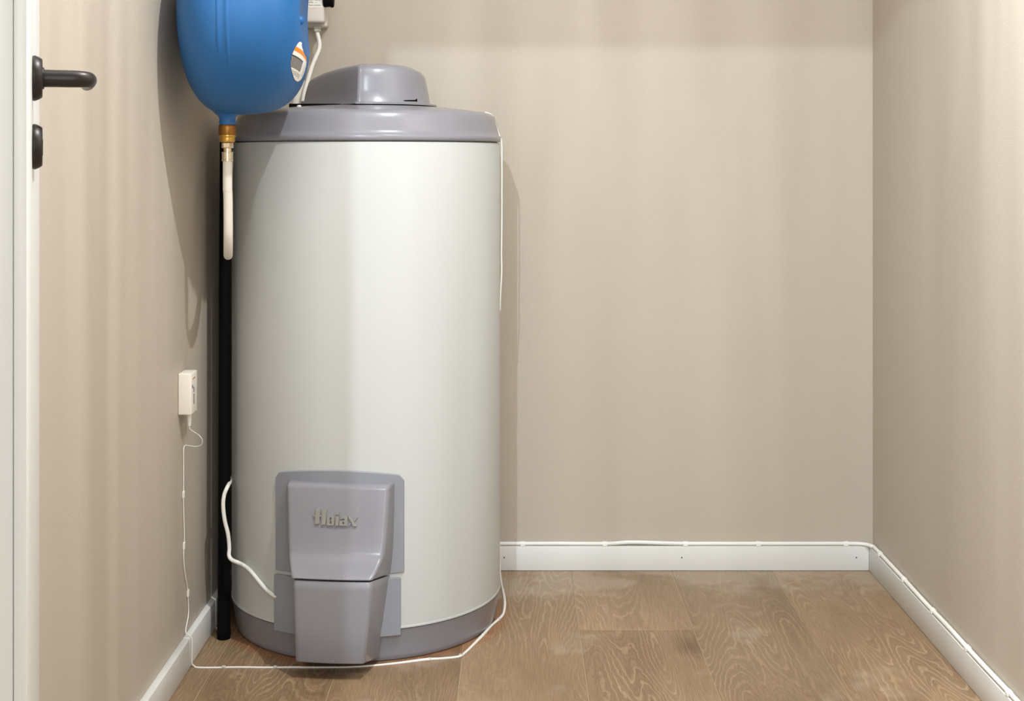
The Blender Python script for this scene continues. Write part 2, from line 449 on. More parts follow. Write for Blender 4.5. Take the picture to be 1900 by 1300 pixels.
lidp = [(0.275, 1.0148), (0.2862, 1.0170), (0.2880, 1.0185), (0.2882, 1.0260), (0.2868, 1.0282), (0.2850, 1.0292),
        (0.2826, 1.038), (0.2762, 1.060), (0.2735, 1.0690), (0.2705, 1.0735), (0.2650, 1.0764), (0.2550, 1.0785), (0.23, 1.0822), (0.20, 1.0858), (0.17, 1.0888), (0.13, 1.0918), (0.08, 1.0938), (0.0, 1.0945)]
lid = hpart('lid', lathe(lidp, 160, C3), M['plastic'], angle=60)
lid['label'] = 'glossy grey domed lid'
# hump on the lid: plan outline with a vertical front corner, rounded top
def outline(kind, n=96):
    # closed plan outline around the lid centre, corner towards the camera side
    key = [(-0.160, 0.085), (-0.146, 0.055), (-0.029, -0.121), (-0.011, -0.132), (0.030, -0.127), (0.075, -0.105), (0.108, -0.06), (0.124, 0.0), (0.118, 0.06), (0.07, 0.11), (0.0, 0.125), (-0.08, 0.135), (-0.142, 0.115)]
    P = [Vector((a, b)) for a, b in key]; out = []
    for i in range(len(P)):
        p0, p1, p2, p3 = P[i - 1], P[i], P[(i + 1) % len(P)], P[(i + 2) % len(P)]
        for k in range(8):
            t = k / 8
            q = 0.5 * ((2 * p1) + (p2 - p0) * t + (2 * p0 - 5 * p1 + 4 * p2 - p3) * t * t + (3 * p1 - p0 - 3 * p2 + p3) * t ** 3)
            if i in (1,): q = p1.lerp(p2, t)      # flat left face
            out.append(q)
    return out
OUT = outline(0)
HX, HY = CX + 0.010, CY
def ring(sc, z, sag=0.0):
    r = []
    for q in OUT:
        x = q.x * sc; y = q.y * sc
        r.append((HX + x, HY + y, z - sag * 0.42 * max(0.0, (-x - 0.01) / 0.12) ** 2.0 - sag * 0.55 * max(0.0, (x - 0.06) / 0.07) ** 2))
    return r
rings = [ring(1.0, 1.0960), ring(0.985, 1.0985), ring(0.955, 1.125, 0.004), ring(0.925, 1.150, 0.020), ring(0.905, 1.1640, 0.030), ring(0.88, 1.1700, 0.034),
         ring(0.84, 1.1735, 0.036), ring(0.72, 1.1765, 0.036), ring(0.5, 1.1795, 0.030), ring(0.25, 1.1805, 0.02), ring(0.02, 1.181)]
hump = hpart('terminal_cover', loft(rings, True, True, True), M['plastic'], angle=70)
hump['label'] = 'raised grey cover on top of the lid'
flange_rings = [ring(1.10, 1.0928), ring(1.10, 1.0955), ring(1.085, 1.0970), ring(0.98, 1.0976)]
fl2 = keep(from_bm('flange', loft(flange_rings, True, True, True), M['plastic'], angle=50), hump)
# black block as the shade in the gap under the cover, and pale stud
bm = bmesh.new(); box_bm(bm, (CX - 0.150, CY - 0.110, 1.0860), (CX - 0.045, CY - 0.02, 1.0946), 0.001)
hpart('gap_shade', bm, M['black'])
p = at(555, 195, CY - 0.135)
hpart('stud', lathe([(0.005, -0.004), (0.005, 0.001), (0.003, 0.003)], 16, (p[0], p[1], 1.0875), 'Z'), M['cable'])

# front covers: local frame turned about the heater axis
AL = -0.096
def loc(u, p, z):
    return (CX + cos(AL) * u + sin(AL) * p, CY + sin(AL) * u - cos(AL) * p, z)
def curved_panel(t0, t1, ztop, zbot, r0, r1, nt=28, nz=10, rc=0.010):
    """sheet bent round the heater; ztop(s), zbot(s) for s in 0..1, rounded top corners"""
    bm = bmesh.new(); fr = []; bk = []
    for i in range(nt + 1):
        s = i / nt; t = t0 + (t1 - t0) * s
        arc = (t1 - t0) * RB
        dx = min(s, 1 - s) * arc
        drop = rc - sqrt(max(0.0, rc * rc - (rc - dx) ** 2)) if dx < rc else 0.0
        a, b = zbot(s) , ztop(s) - drop
        fr.append([(CX + r1 * sin(t), CY - r1 * cos(t), a + (b - a) * j / nz) for j in range(nz + 1)])
        bk.append([(CX + r0 * sin(t), CY - r0 * cos(t), a + (b - a) * j / nz) for j in range(nz + 1)])
    V = [[bm.verts.new(p) for p in c] for c in fr]; B = [[bm.verts.new(p) for p in c] for c in bk]
    for i in range(nt):
        for j in range(nz):
            bm.faces.new((V[i][j], V[i + 1][j], V[i + 1][j + 1], V[i][j + 1]))
            bm.faces.new((B[i][j], B[i][j + 1], B[i + 1][j + 1], B[i + 1][j]))
        bm.faces.new((V[i][0], B[i][0], B[i + 1][0], V[i + 1][0]))
        bm.faces.new((V[i][nz], V[i + 1][nz], B[i + 1][nz], B[i][nz]))
    for j in range(nz):
        bm.faces.new((V[0][j], V[0][j + 1], B[0][j + 1], B[0][j]))
        bm.faces.new((V[nt][j], B[nt][j], B[nt][j + 1], V[nt][j + 1]))
    return bm
def add_bevel(o, w, seg=3, ang=30):
    m = o.modifiers.new('bevel', 'BEVEL'); m.width = w; m.segments = seg; m.limit_method = 'ANGLE'; m.angle_limit = radians(ang)
    m.harden_normals = True
TL, TR = radians(-32.4), radians(20.6)
plate = hpart('cover_plate', curved_panel(TL, TR, lambda s: 0.3635 + 0.0135 * (1 - (2 * s - 1) ** 2), lambda s: 0.1715 + 0.003 * s, 0.2845, 0.2895), M['plastic2'])
plate['label'] = 'grey upper cover plate bent round the heater front'
add_bevel(plate, 0.002, 2)
# lower flange, its right edge leaning in towards the floor
lowf = hpart('lower_flange', curved_panel(TL - 0.002, TR - 0.028, lambda s: 0.1645 + 0.002 * s, lambda s: 0.0535 + 0.001 * s, 0.2845, 0.2925, rc=0.001), M['plastic2'])
lowf['label'] = 'grey lower cover plate bent round the heater front'
add_bevel(lowf, 0.001, 2)

def section(z, uL, uR, p, bL, bR, dz_base=0.0, pb=0.270, rc=0.009, zr=0.0):
    """closed section: root on the tank, rounded front corners, slightly bowed front, root"""
    rc = min(rc, (p - pb) * 0.8)
    pts = [loc(bL, pb, z + dz_base)]
    def fr(u, q, dz=0.0): pts.append(loc(u, q, z + dz))
    bow = 0.003
    for k in range(6):
        a_ = pi / 2 * k / 5; fr(uL + rc * (1 - cos(a_)), p - bow - rc * (1 - sin(a_)))
    for k in range(1, 8):
        t = -1 + 2 * k / 8; fr((uL + uR) / 2 + t * ((uR - uL) / 2 - rc), p - bow * t * t)
    for k in range(5, -1, -1):
        a_ = pi / 2 * k / 5; fr(uR - rc * (1 - cos(a_)), p - bow - rc * (1 - sin(a_)))
    pts.append(loc(bR, pb, z + dz_base))
    return pts
S = [section(0.3535, -0.0900, 0.0990, 0.2900, -0.0960, 0.1050),
     section(0.3533, -0.0935, 0.1030, 0.2980, -0.0985, 0.1075),
     section(0.3518, -0.0955, 0.1050, 0.3035, -0.1005, 0.1088),
     section(0.3490, -0.0965, 0.1060, 0.3065, -0.1010, 0.1092),
     section(0.3440, -0.0965, 0.1060, 0.3080, -0.1010, 0.1092),
     section(0.3000, -0.0935, 0.1050, 0.3160, -0.1005, 0.1088),
     section(0.2500, -0.0895, 0.1025, 0.3260, -0.0995, 0.1075),
     section(0.2320, -0.0875, 0.1010, 0.3305, -0.0990, 0.1068),
     section(0.2240, -0.0860, 0.0995, 0.3345, -0.0988, 0.1062),
     section(0.2160, -0.0830, 0.0970, 0.3420, -0.0984, 0.1056),
     section(0.2020, -0.0760, 0.0915, 0.3605, -0.0976, 0.1040, -0.004),
     section(0.1950, -0.0725, 0.0880, 0.3695, -0.0970, 0.1025, -0.010),
     section(0.1920, -0.0710, 0.0865, 0.3725, -0.0967, 0.1020, -0.013),
     section(0.1903, -0.0715, 0.0860, 0.3720, -0.0965, 0.1018, -0.014)]
hood = hpart('hood', loft([list(r) for r in S], True, True, True), M['plastic'], plate, angle=50)
hood['label'] = 'raised grey hood over the upper cover plate'
S2 = [section(0.1866, -0.0670, 0.0845, 0.3690, -0.0800, 0.1000, -0.016, rc=0.008),
      section(0.1850, -0.0680, 0.0858, 0.3705, -0.0800, 0.1000, -0.016, rc=0.009),
      section(0.1700, -0.0680, 0.0855, 0.3715, -0.0790, 0.0985, -0.014, rc=0.010),
      section(0.1000, -0.0655, 0.0785, 0.3725, -0.0755, 0.0890, -0.018, rc=0.010),
      section(0.0360, -0.0628, 0.0715, 0.3732, -0.0730, 0.0790, -0.022, rc=0.010),
      section(0.0338, -0.0618, 0.0705, 0.3720, -0.0728, 0.0786, -0.0225, rc=0.009)]
lowc = hpart('lower_cover', loft([list(r) for r in S2], True, True, True), M['plastic'], lowf, angle=50)
lowc['label'] = 'smooth grey box cover reaching down to just above the floor'

# raised lettering on the hood: Høiax
def face_pt(cx_, cy_, lift):
    """lettering drawing units -> hood front"""
    u = -0.0395 + (cx_ - 310) / 1300 * 0.0860
    z = 0.2800 + (690 - cy_) / 425 * 0.0290
    p = 0.3160 + (0.3000 - z) * 0.2 + 0.0002
    t = (u - 0.005) / 0.095
    return loc(u, p - 0.004 * t * t + lift, z)
bm = bmesh.new()
def letter(poly, holes=()):
    """extruded plate with holes cut as bridges: build as strips between outer and hole when there is one"""
    lo = [bm.verts.new(face_pt(x, y, -0.001)) for x, y in poly]; hi = [bm.verts.new(face_pt(x, y, 0.0042)) for x, y in poly]
    n = len(poly)
    bm.faces.new(hi)
    for i in range(n):
        j = (i + 1) % n; bm.faces.new((lo[i], lo[j], hi[j], hi[i]))
def ringletter(outer, inner):
    n = len(outer)
    oh = [bm.verts.new(face_pt(x, y, 0.0042)) for x, y in outer]; ol = [bm.verts.new(face_pt(x, y, -0.001)) for x, y in outer]
    ih = [bm.verts.new(face_pt(x, y, 0.0042)) for x, y in inner]; il = [bm.verts.new(face_pt(x, y, -0.001)) for x, y in inner]
    for i in range(n):
        j = (i + 1) % n
        bm.faces.new((oh[i], oh[j], ih[j], ih[i])); bm.faces.new((ol[i], ol[j], oh[j], oh[i])); bm.faces.new((il[i], ih[i], ih[j], il[j]))
letter([(375, 268), (508, 268), (500, 662), (372, 662)])
letter([(568, 285), (700, 288), (690, 674), (564, 674)])
letter([(305, 412), (376, 440), (376, 468), (312, 452)])
letter([(504, 438), (540, 428), (568, 446), (568, 470), (504, 464)])
def rr(x0, y0, x1, y1, c, n=3):
    pts = []
    for (cx_, cy_, a0) in ((x1 - c, y0 + c, -90), (x1 - c, y1 - c, 0), (x0 + c, y1 - c, 90), (x0 + c, y0 + c, 180)):
        for k in range(n + 1):
            a = radians(a0 + 90 * k / n); pts.append((cx_ + c * cos(a), cy_ + c * sin(a)))
    return pts
ringletter(rr(722, 442, 945, 690, 42), rr(802, 476, 862, 655, 26))
letter([(802, 590), (862, 520), (862, 552), (802, 622)])
letter([(975, 450), (1072, 440), (1070, 690), (972, 690)])
letter([(1035 + 46 * cos(a * pi / 6) + 12 * sin(a * pi / 6), 360 - 50 * sin(a * pi / 6)) for a in range(12)][::-1])
ringletter(rr(1095, 552, 1262, 692, 40), rr(1182, 582, 1232, 650, 20))
letter([(1240, 452), (1330, 470), (1330, 692), (1240, 692)])
letter([(1112, 500), (1150, 448), (1330, 445), (1330, 505), (1230, 515), (1200, 492), (1175, 512), (1108, 530)])
letter([(1350, 452), (1445, 452), (1600, 700), (1500, 700)])
letter([(1580, 470), (1612, 470), (1545, 570), (1520, 555)])
letter([(1420, 610), (1440, 632), (1385, 694), (1350, 694)])
lo_ = from_bm('lettering', bm, M['logo'], smooth=False)
keep(lo_, plate); lo_['label'] = 'raised silver grey name lettering'

# ------------------------------------------------------------------ expansion tank
TX, TY, TZ, TYAW = -0.530, 2.57, 1.25, 0.09
TAL, TAR, TR_, NL, NR = 0.093, 0.147, 0.187, 2.4, 3.3
tank = thing('expansion_tank', 'blue round expansion tank mounted on the left wall in front of the heater lid', 'tank', (TX, TY, TZ))
tank.rotation_euler = (0, 0, TYAW)
def ax(r):
    return TAR * (max(0.0, 1 - (r / TR_) ** NR)) ** (1 / NR)
SEG = 128
rings = []
NN = 26
for i in range(NN + 1):                                    # left half, from the pole to the equator
    a = pi / 2 * i / NN
    r = TR_ * max(0.0, sin(a)) ** (2 / NL); x = -TAL * max(0.0, cos(a)) ** (2 / NL)
    r = max(r, 0.0005)
    rings.append([(x, r * cos(2 * pi * k / SEG), r * sin(2 * pi * k / SEG)) for k in range(SEG)])
for i in range(1, NN + 1):                                 # right half out to r = 0.15
    a = pi / 2 * (1 - i / NN * 0.86)
    r = TR_ * sin(a) ** (2 / NR)
    if r < 0.145: break
    rings.append([(ax(r), r * cos(2 * pi * k / SEG), r * sin(2 * pi * k / SEG)) for k in range(SEG)])
r_last = hypot(rings[-1][0][1], rings[-1][0][2])
EY, EZ = 0.122, 0.078
for i in range(1, 9):                                      # blend the circle to the oval rim of the dish
    t = i / 8; ring_ = []
    for k in range(SEG):
        c, s = cos(2 * pi * k / SEG), sin(2 * pi * k / SEG)
        y = c * (r_last + (EY - r_last) * t); z = s * (r_last + (EZ - r_last) * t)
        ring_.append((ax(hypot(y, z)), y, z))
    rings.append(ring_)
rings.append([(p[0] - 0.002, p[1] * 0.985, p[2] * 0.985) for p in rings[-1]])
shell = from_bm('shell', loft(rings, True, True, False), M['blue'], tank, angle=35)
dish = []
for i in range(0, 9):
    q = 0.9845 * (1 - (i / 8) ** 1.5) + 0.001
    dish.append([(ax(hypot(EY * q * cos(a), EZ * q * sin(a))) - 0.0015 - 0.020 * max(0, 1 - (q / 0.986) ** 2.4), EY * q * cos(a), EZ * q * sin(a)) for a in [2 * pi * k / SEG for k in range(SEG)]])
from_bm('valve_dish', loft(dish, True, False, True), M['blue'], tank, angle=60)
from_bm('valve_cap', lathe([(0.009, 0.118), (0.009, 0.131), (0.0075, 0.136), (0.004, 0.1385), (0, 0.139)], 24, (0, -0.045, -0.014), 'X'), M['blue'], tank, angle=60)
# weld seam: two soft ridges round the shell
prof = ((-0.013, -0.0012), (-0.0105, 0.0006), (-0.0085, 0.0016), (-0.0055, 0.0004), (0.0, -0.0001), (0.0045, 0.0006), (0.0075, 0.0022), (0.0100, 0.0008), (0.013, -0.0012))
rg = []
for x, h in prof:
    r_ = []
    for k in range(128):
        a_ = 2 * pi * k / 128
        up = min(1.0, max(0.0, (sin(a_) + 0.78) / 0.45))       # the ridges run out towards the neck
        rr_ = TR_ + (h if h < 0 else h * up) - 0.0012 * (1 - up)
        r_.append((x + 0.0065, rr_ * cos(a_), rr_ * sin(a_)))
    rg.append(r_)
from_bm('weld_seam', loft(rg, True, False, False), M['blue'], tank, angle=80)
# neck at the bottom
ca, sa = cos(TYAW), sin(TYAW)
nl = (-0.006 , 0.0)
from_bm('neck', lathe([(0.030, -0.178), (0.0215, -0.1865), (0.0170, -0.190), (0.0152, -0.1935), (0.0150, -0.198), (0.0158, -0.2005), (0.0150, -0.203), (0.0150, -0.2075)], 40, (nl[0], nl[1], 0), 'Z'), M['blue'], tank, angle=60)
bm = bmesh.new(); box_bm(bm, (-0.100, 0.075, -0.03), (-0.060, 0.11, 0.03), 0.002)
from_bm('wall_bracket', bm, M['blue'], tank)
# label: crescent shaped print below the dish
poly = [(-0.098, -0.0600), (-0.112, -0.0600), (-0.121, -0.072), (-0.122, -0.087), (-0.114, -0.101), (-0.098, -0.114), (-0.076, -0.125), (-0.058, -0.128),
        (-0.040, -0.122), (-0.030, -0.106), (-0.034, -0.092), (-0.046, -0.083), (-0.070, -0.078), (-0.088, -0.070), (-0.097, -0.064)]
def rounded(P, n=6):
    P = [Vector(p) for p in P]; out = []
    for i in range(len(P)):
        p0, p1, p2, p3 = P[i - 1], P[i], P[(i + 1) % len(P)], P[(i + 2) % len(P)]
        for k in range(n):
            t = k / n
            out.append(tuple(0.5 * ((2 * p1) + (p2 - p0) * t + (2 * p0 - 5 * p1 + 4 * p2 - p3) * t * t + (3 * p1 - p0 - 3 * p2 + p3) * t ** 3)))
    return out
poly = rounded(poly)
def inside(x, y):
    c = False; j = len(poly) - 1
    for i in range(len(poly)):
        if (poly[i][1] > y) != (poly[j][1] > y) and x < (poly[j][0] - poly[i][0]) * (y - poly[i][1]) / (poly[j][1] - poly[i][1]) + poly[i][0]: c = not c
        j = i
    return c
bm = bmesh.new(); g = 0.0005; vm = {}
def gv(i, j):
    if (i, j) not in vm:
        y, z = i * g, j * g; vm[(i, j)] = bm.verts.new((ax(hypot(y, z)) + 0.0006, y, z))
    return vm[(i, j)]
rl = random.Random(3)
for i in range(-250, -56):
    for j in range(-260, -116):
        y, z = (i + .5) * g, (j + .5) * g
        if not inside(y, z): continue
        f = bm.faces.new((gv(i, j), gv(i + 1, j), gv(i + 1, j + 1), gv(i, j + 1)))
        band = z + 0.070 + (y + 0.12) * 0.16
        if -0.006 < band < 0.002: f.material_index = 1
        elif -0.033 < band < -0.013 and y < -0.068:
            row = int((-band) / 0.002)
            f.material_index = 3
            if (row * 7 + int(-y * 500)) % 3 == 0: f.material_index = 2
            if -0.0155 < band: f.material_index = 2
        elif -0.043 < band < -0.036 and y < -0.06 and (j % 4 < 2): f.material_index = 3
        elif -0.056 < band < -0.048 and -0.085 < y < -0.055 and (i % 10 < 4 or j % 8 < 2): f.material_index = 2
        elif y > -0.052 and -0.036 < band < -0.016 and j % 6 < 2: f.material_index = 3
lb = from_bm('label', bm, [M['paper'], M['orange'], M['ink'], M['greyink']], tank, recalc=False)
lb['label'] = 'white label with an orange band'

# ------------------------------------------------------------------ brass coupling and hose below the tank
NX = TX + ca * nl[0]; NY = TY + sa * nl[0]
pxm = FPX / NY
def zz(py): return CAMH - (py - 295) / pxm
hose = thing('water_hose', 'white hose with brass coupling hanging from the blue tank in a loop beside the heater', 'hose', (NX, NY, zz(487)))
def hoseprt(name, bm, mat, angle=40):
    return keep(from_bm(name, bm, mat, angle=angle), hose)
CN = (NX, NY, 0)
# knurled dark nut
bm = bmesh.new(); rg = []
for r, z in ((0.0145, zz(231)), (0.0157, zz(233)), (0.0159, zz(236)), (0.0159, zz(250)), (0.0152, zz(252))):
    rg.append([(NX + (r + (0.0006 if k % 2 else 0)) * cos(2 * pi * k / 48), NY + (r + (0.0006 if k % 2 else 0)) * sin(2 * pi * k / 48), z) for k in range(48)])
hoseprt('knurled_nut', loft(rg[::-1], True, True, True), M['brass_dark'])
hoseprt('brass_collar', lathe([(0.0120, zz(264)), (0.0138, zz(263)), (0.0142, zz(261)), (0.0142, zz(255)), (0.0160, zz(253)), (0.0160, zz(250.5)), (0.012, zz(250))], 40, CN), M['brass'])
hoseprt('hex_nut', lathe([(0.0085, zz(275)), (0.0105, zz(274.5)), (0.0112, zz(273.5)), (0.0112, zz(267)), (0.0104, zz(265)), (0.0085, zz(264))], 6, CN), M['nickel'], 20)
hoseprt('stem', lathe([(0.0072, zz(283)), (0.0072, zz(274))], 28, CN), M['nickel'])
hoseprt('crimp_ring', lathe([(0.0100, zz(299)), (0.0108, zz(298.5)), (0.0108, zz(295.5)), (0.0103, zz(295)), (0.0103, zz(284)), (0.0110, zz(283.5)), (0.0110, zz(282)), (0.0095, zz(281.5))], 40, CN), M['nickel'])
zb = zz(487) + 0.0088
hp = [(NX, NY, zz(297)), (NX, NY, zz(350)), (NX + 0.0006, NY + 0.001, zb + 0.12)]
for k in range(0, 9):
    a = pi * k / 8
    hp.append((NX + 0.0006 - 0.028 * (1 - cos(a)) / 2, NY + 0.004 + 0.066 * (1 - cos(a)), zb + 0.062 - 0.062 * sin(a)))
hp += [(NX - 0.028, NY + 0.140, zb + 0.11), (NX - 0.030, NY + 0.150, zb + 0.15), (NX - 0.036, NY + 0.185, zb + 0.18)]
hoseprt('tube', tube(hp, 0.0086, 20, 5), M['hose'], 80)

# black pipe in the gap behind
bp = thing('insulated_pipe', 'black insulated pipe standing on the floor in the gap between heater and left wall', 'pipe', (-0.594, 2.812, 0))
keep(from_bm('sleeve', tube([(-0.5945, 2.812, 0.0008, 0.0128), (-0.5942, 2.812, 0.006, 0.0134), (-0.594, 2.815, 0.15, 0.0125), (-0.5937, 2.818, 0.5, 0.0120), (-0.5915, 2.818, 1.02, 0.0120)], seg=28, n=4), M['black']), bp)
keep(from_bm('end_ring', lathe([(0.0130, 0.008), (0.0141, 0.009), (0.0141, 0.018), (0.0130, 0.019)], 28, (-0.594, 2.812, 0)), M['black']), bp)

# ------------------------------------------------------------------ control box on the back wall
cb = thing('control_box', 'light grey electrical box with black knob on the back wall behind the blue tank', 'electrical box', at(572, -20, YB))
def cbp(name, bm, mat, parent=cb, angle=40): return keep(from_bm(name, bm, mat, angle=angle), parent)
def wx(px, d): return (px - 954) / FPX * d
def wz(py, d): return CAMH - (py - 295) / FPX * d
d1, d2 = 3.245, 3.205
bm = bmesh.new(); box_bm(bm, (wx(541, d1), d1, wz(50, d1)), (wx(606.5, d1), YB - 0.0005, wz(-95, d1)), 0.006, 3)
cbp('housing', bm, M['box'])
bm = bmesh.new(); box_bm(bm, (wx(545, d2), d2, wz(41.5, d2)), (wx(601, d2), d1 + 0.001, wz(-88, d2)), 0.006, 3)
cbp('cover', bm, M['box'])
# print plate
lp = bpy.data.objects.new('type_label', None)
bm = bmesh.new(); box_bm(bm, (wx(549, d2), d2 - 0.0008, wz(14, d2)), (wx(598.5, d2), d2 - 0.0001, wz(-70, d2)), 0.0)
tl = cbp('type_label', bm, M['paper'])
def text_mesh(name, s, size, origin, mat, parent):
    cu = bpy.data.curves.new(name, 'FONT'); cu.body = s; cu.size = size; cu.extrude = 0.00005
    to = bpy.data.objects.new(name, cu); COL.objects.link(to)
    dg = bpy.context.evaluated_depsgraph_get()
    me = bpy.data.meshes.new_from_object(to.evaluated_get(dg)); bpy.data.objects.remove(to); bpy.data.curves.remove(cu)
    me.transform(Matrix.Rotation(radians(90), 4, 'X')); me.transform(Matrix.Translation(origin))
    me.materials.clear()
    o = link(name, me, mat, None, False); return keep(o, parent)
text_mesh('lettering', 'Made in Sweden', 0.0043, (wx(573, d2), d2 - 0.0012, wz(10.8, d2)), M['ink'], tl)
text_mesh('lettering', 'IP44  ..~', 0.0058, (wx(573, d2), d2 - 0.0012, wz(6.0, d2)), M['ink'], tl)
text_mesh('lettering', '250V 16(4)A', 0.0052, (wx(573, d2), d2 - 0.0012, wz(1.2, d2)), M['ink'], tl)
kx = wx(601.5, d2)
bm = lathe([(0.017, kx - 0.002), (0.0172, kx + 0.001), (0.0165, kx + 0.014), (0.0180, kx + 0.0145), (0.0180, kx + 0.0195), (0.0165, kx + 0.021)], 36, (0, d2 + 0.008, wz(-1, d2) ), 'X')
cbp('knob', bm, M['black'])
gx = wx(588, 3.235)
cbp('cable_gland', lathe([(0.0085, wz(59, 3.235)), (0.0092, wz(58.5, 3.235)), (0.0092, wz(53.5, 3.235)), (0.0112, wz(53, 3.235)), (0.0112, wz(50.3, 3.235)), (0.0090, wz(49, 3.235))], 6, (gx, 3.235, 0)), M['gland'], angle=20)
# its cable, going down behind the lid cover
pts = [at(588, 57, 3.235), at(590, 66, 3.235), at(593, 80, 3.233), at(592, 92, 3.225), at(585, 108, 3.20), at(578, 126, 3.17), at(571, 150, 3.13), at(565, 172, 3.10), at(562, 190, 3.08)]
cc = thing('power_cable', 'white cable from the grey box down behind the lid cover of the heater', 'cable', pts[-1])
keep(from_bm('sheath', tube(pts, 0.0048, 14), M['cable'], angle=80), cc)
p0, p1, p2 = Vector(at(549, 197, 3.11)), Vector(at(555, 171, 3.13)), Vector(at(560, 151, 3.15))
cs = thing('conduit_stub', 'short white conduit stub rising from the lid between tank and lid cover', 'conduit', p0)
keep(from_bm('pipe', tube([tuple(p0), tuple(p1), tuple(p2)], 0.0084, 20, 3), M['hose'], angle=60), cs)
keep(from_bm('socket', tube([tuple(p0), tuple(p0.lerp(p1, 0.95))], 0.0096, 20, 2, smooth=False), M['hose'], angle=60), cs)

# dark screw lying on the lid
sz = 1.0995
scr = thing('loose_screw', 'small dark screw lying on the heater lid at the foot of the grey cover', 'screw', (wx(763, 2.81), 2.81, sz))
sx0, sx1 = wx(748, 2.81), wx(774, 2.81)
keep(from_bm('shank', lathe([(0.0003, sx0), (0.0014, sx0 + 0.005), (0.0017, sx1 - 0.003)], 12, (0, 2.81, sz - 0.0002), 'X'), M['black']), scr)
keep(from_bm('head', lathe([(0.0017, sx1 - 0.0035), (0.0034, sx1 - 0.001), (0.0034, sx1)], 16, (0, 2.81, sz + 0.0006), 'X'), M['black']), scr)

# ------------------------------------------------------------------ sensor box on the left wall
sb = thing('leak_sensor_box', 'small white plastic sensor box on the left wall above its thin cable', 'sensor', (XL, 2.63, 0.534))
X1 = -0.6125; Y0, Y1 = 2.607, 2.656; Z1 = CAMH - (693 - 295) * 2.607 / FPX; Z0 = CAMH - (770 - 295) * 2.607 / FPX
bm = bmesh.new(); box_bm(bm, (XL + 0.0002, Y0, Z0), (X1, Y1, Z1), 0.0022, 3)
sbo = keep(from_bm('housing', bm, M['sensor']), sb)
bm = bmesh.new()
def mark(y0, y1, z0, z1, mi=0):
    box_bm(bm, (X1 - 0.0001, y0, z0), (X1 + 0.0003, y1, z1), 0, mat=mi)
HZ = Z1 - Z0
mark(Y0 + 0.012, Y0 + 0.020, Z1 - HZ * 0.165, Z1 - HZ * 0.145, 0); mark(Y0 + 0.021, Y0 + 0.030, Z1 - HZ * 0.155, Z1 - HZ * 0.125, 1)
mark(Y0 + 0.007, Y0 + 0.013, Z1 - HZ * 0.37, Z1 - HZ * 0.29, 0)
for (a, b) in ((0.37, 0.49), (0.53, 0.65), (0.66, 0.78)):
    for q in range(5):
        za = Z1 - HZ * (a + (b - a) * q / 5); zb_ = za - HZ * (b - a) / 5 * 0.65
        mark(Y0 + 0.017 + 0.0015 * (q % 2), Y0 + 0.0245, zb_, za, 0)
keep(from_bm('print', bm, [M['blueink'], M['redink']], smooth=False), sbo)
# plug with ribs
px_, py_ = wx(351, 2.63), 2.63
bm = lathe([(0.0045, Z0 + 0.001), (0.0045, Z0 - 0.010), (0.0040, Z0 - 0.0125)], 20, (px_, py_, 0))
for q in range(4):
    z = Z0 - 0.0135 - q * 0.0032
    lathe([(0.0028, z + 0.0012), (0.0040 - q * 0.0002, z + 0.0008), (0.0040 - q * 0.0002, z - 0.0008), (0.0028, z - 0.0020)], 20, (px_, py_, 0), bm=bm)
keep(from_bm('plug', bm, M['cable']), sb)
zp = Z0 - 0.026
pts = [(px_, py_, zp + 0.002), (px_ + 0.004, py_ - 0.002, zp - 0.006), at(368, 806, 2.63), at(375, 815, 2.63), at(374, 824, 2.63), at(364, 828, 2.63), at(352, 826.5, 2.625), at(345, 825.5, 2.62)]
keep(from_bm('filament', tube(pts, 0.0006, 6), M['cable'], angle=80), sb)

# thin cable down the wall, along the floor round the heater, up to the back baseboard
WX = XL + 0.0022
def wallp(px, py, r=0.0012):
    d = WX * FPX / (px - 954); return (WX, d, CAMH - (py - 295) / FPX * d, r)
pth = [wallp(345, 825.5), wallp(341, 830), wallp(340.5, 850), wallp(340.5, 905), wallp(340, 925), wallp(341, 960), wallp(342, 1000), wallp(340.5, 1030), wallp(343, 1062), wallp(347.5, 1088), wallp(349, 1110), wallp(349.5, 1140)]
dj = 2.652
xb = XL + 0.0145 + 0.0018
pth += [(XL + 0.004, dj, BH + 0.012, 0.0012), (XL + 0.010, dj, BH + 0.004, 0.0012), (xb, dj, BH - 0.004, 0.0012), (xb, dj, 0.03, 0.0012), (xb, dj, 0.008, 0.0013), (xb + 0.004, dj + 0.001, 0.0022, 0.0016)]
for px, py, r in ((366, 1237, .0018), (400, 1237.3, .0018), (440, 1236.5, .0018), (500, 1237, .0018), (545, 1236.7, .0020), (600, 1236.6, .0018), (650, 1236, .0018), (695, 1233.3, .0020), (740, 1229, .0023), (790, 1223, .0028), (820, 1220.5, .0022), (850, 1217.5, .0024), (862, 1211, .0026), (880, 1194, .0030), (897, 1177, .0034), (912, 1160, .0028), (926, 1148, .0030), (934, 1138, .0030), (936.5, 1122, .0034), (935, 1105, .0032), (931, 1085, .0024), (928.5, 1068, .0022)):
    x, y, z = on_floor(px, py, 0.0022); pth.append((x, y, max(r * 0.75, 0.0012), r))
pth += [(-0.034, YB - 0.0155, 0.010, 0.0020), (-0.034, YB - 0.0155, 0.05, 0.0020), (-0.036, YB - 0.010, BH + 0.004, 0.0020)]
lc = thing('leak_sensor_cable', 'thin white sensor cable taped down the left wall and round the foot of the heater', 'cable', pth[16][:3])
keep(from_bm('wire', tube(pth, seg=8, n=5), M['cable'], angle=80), lc)
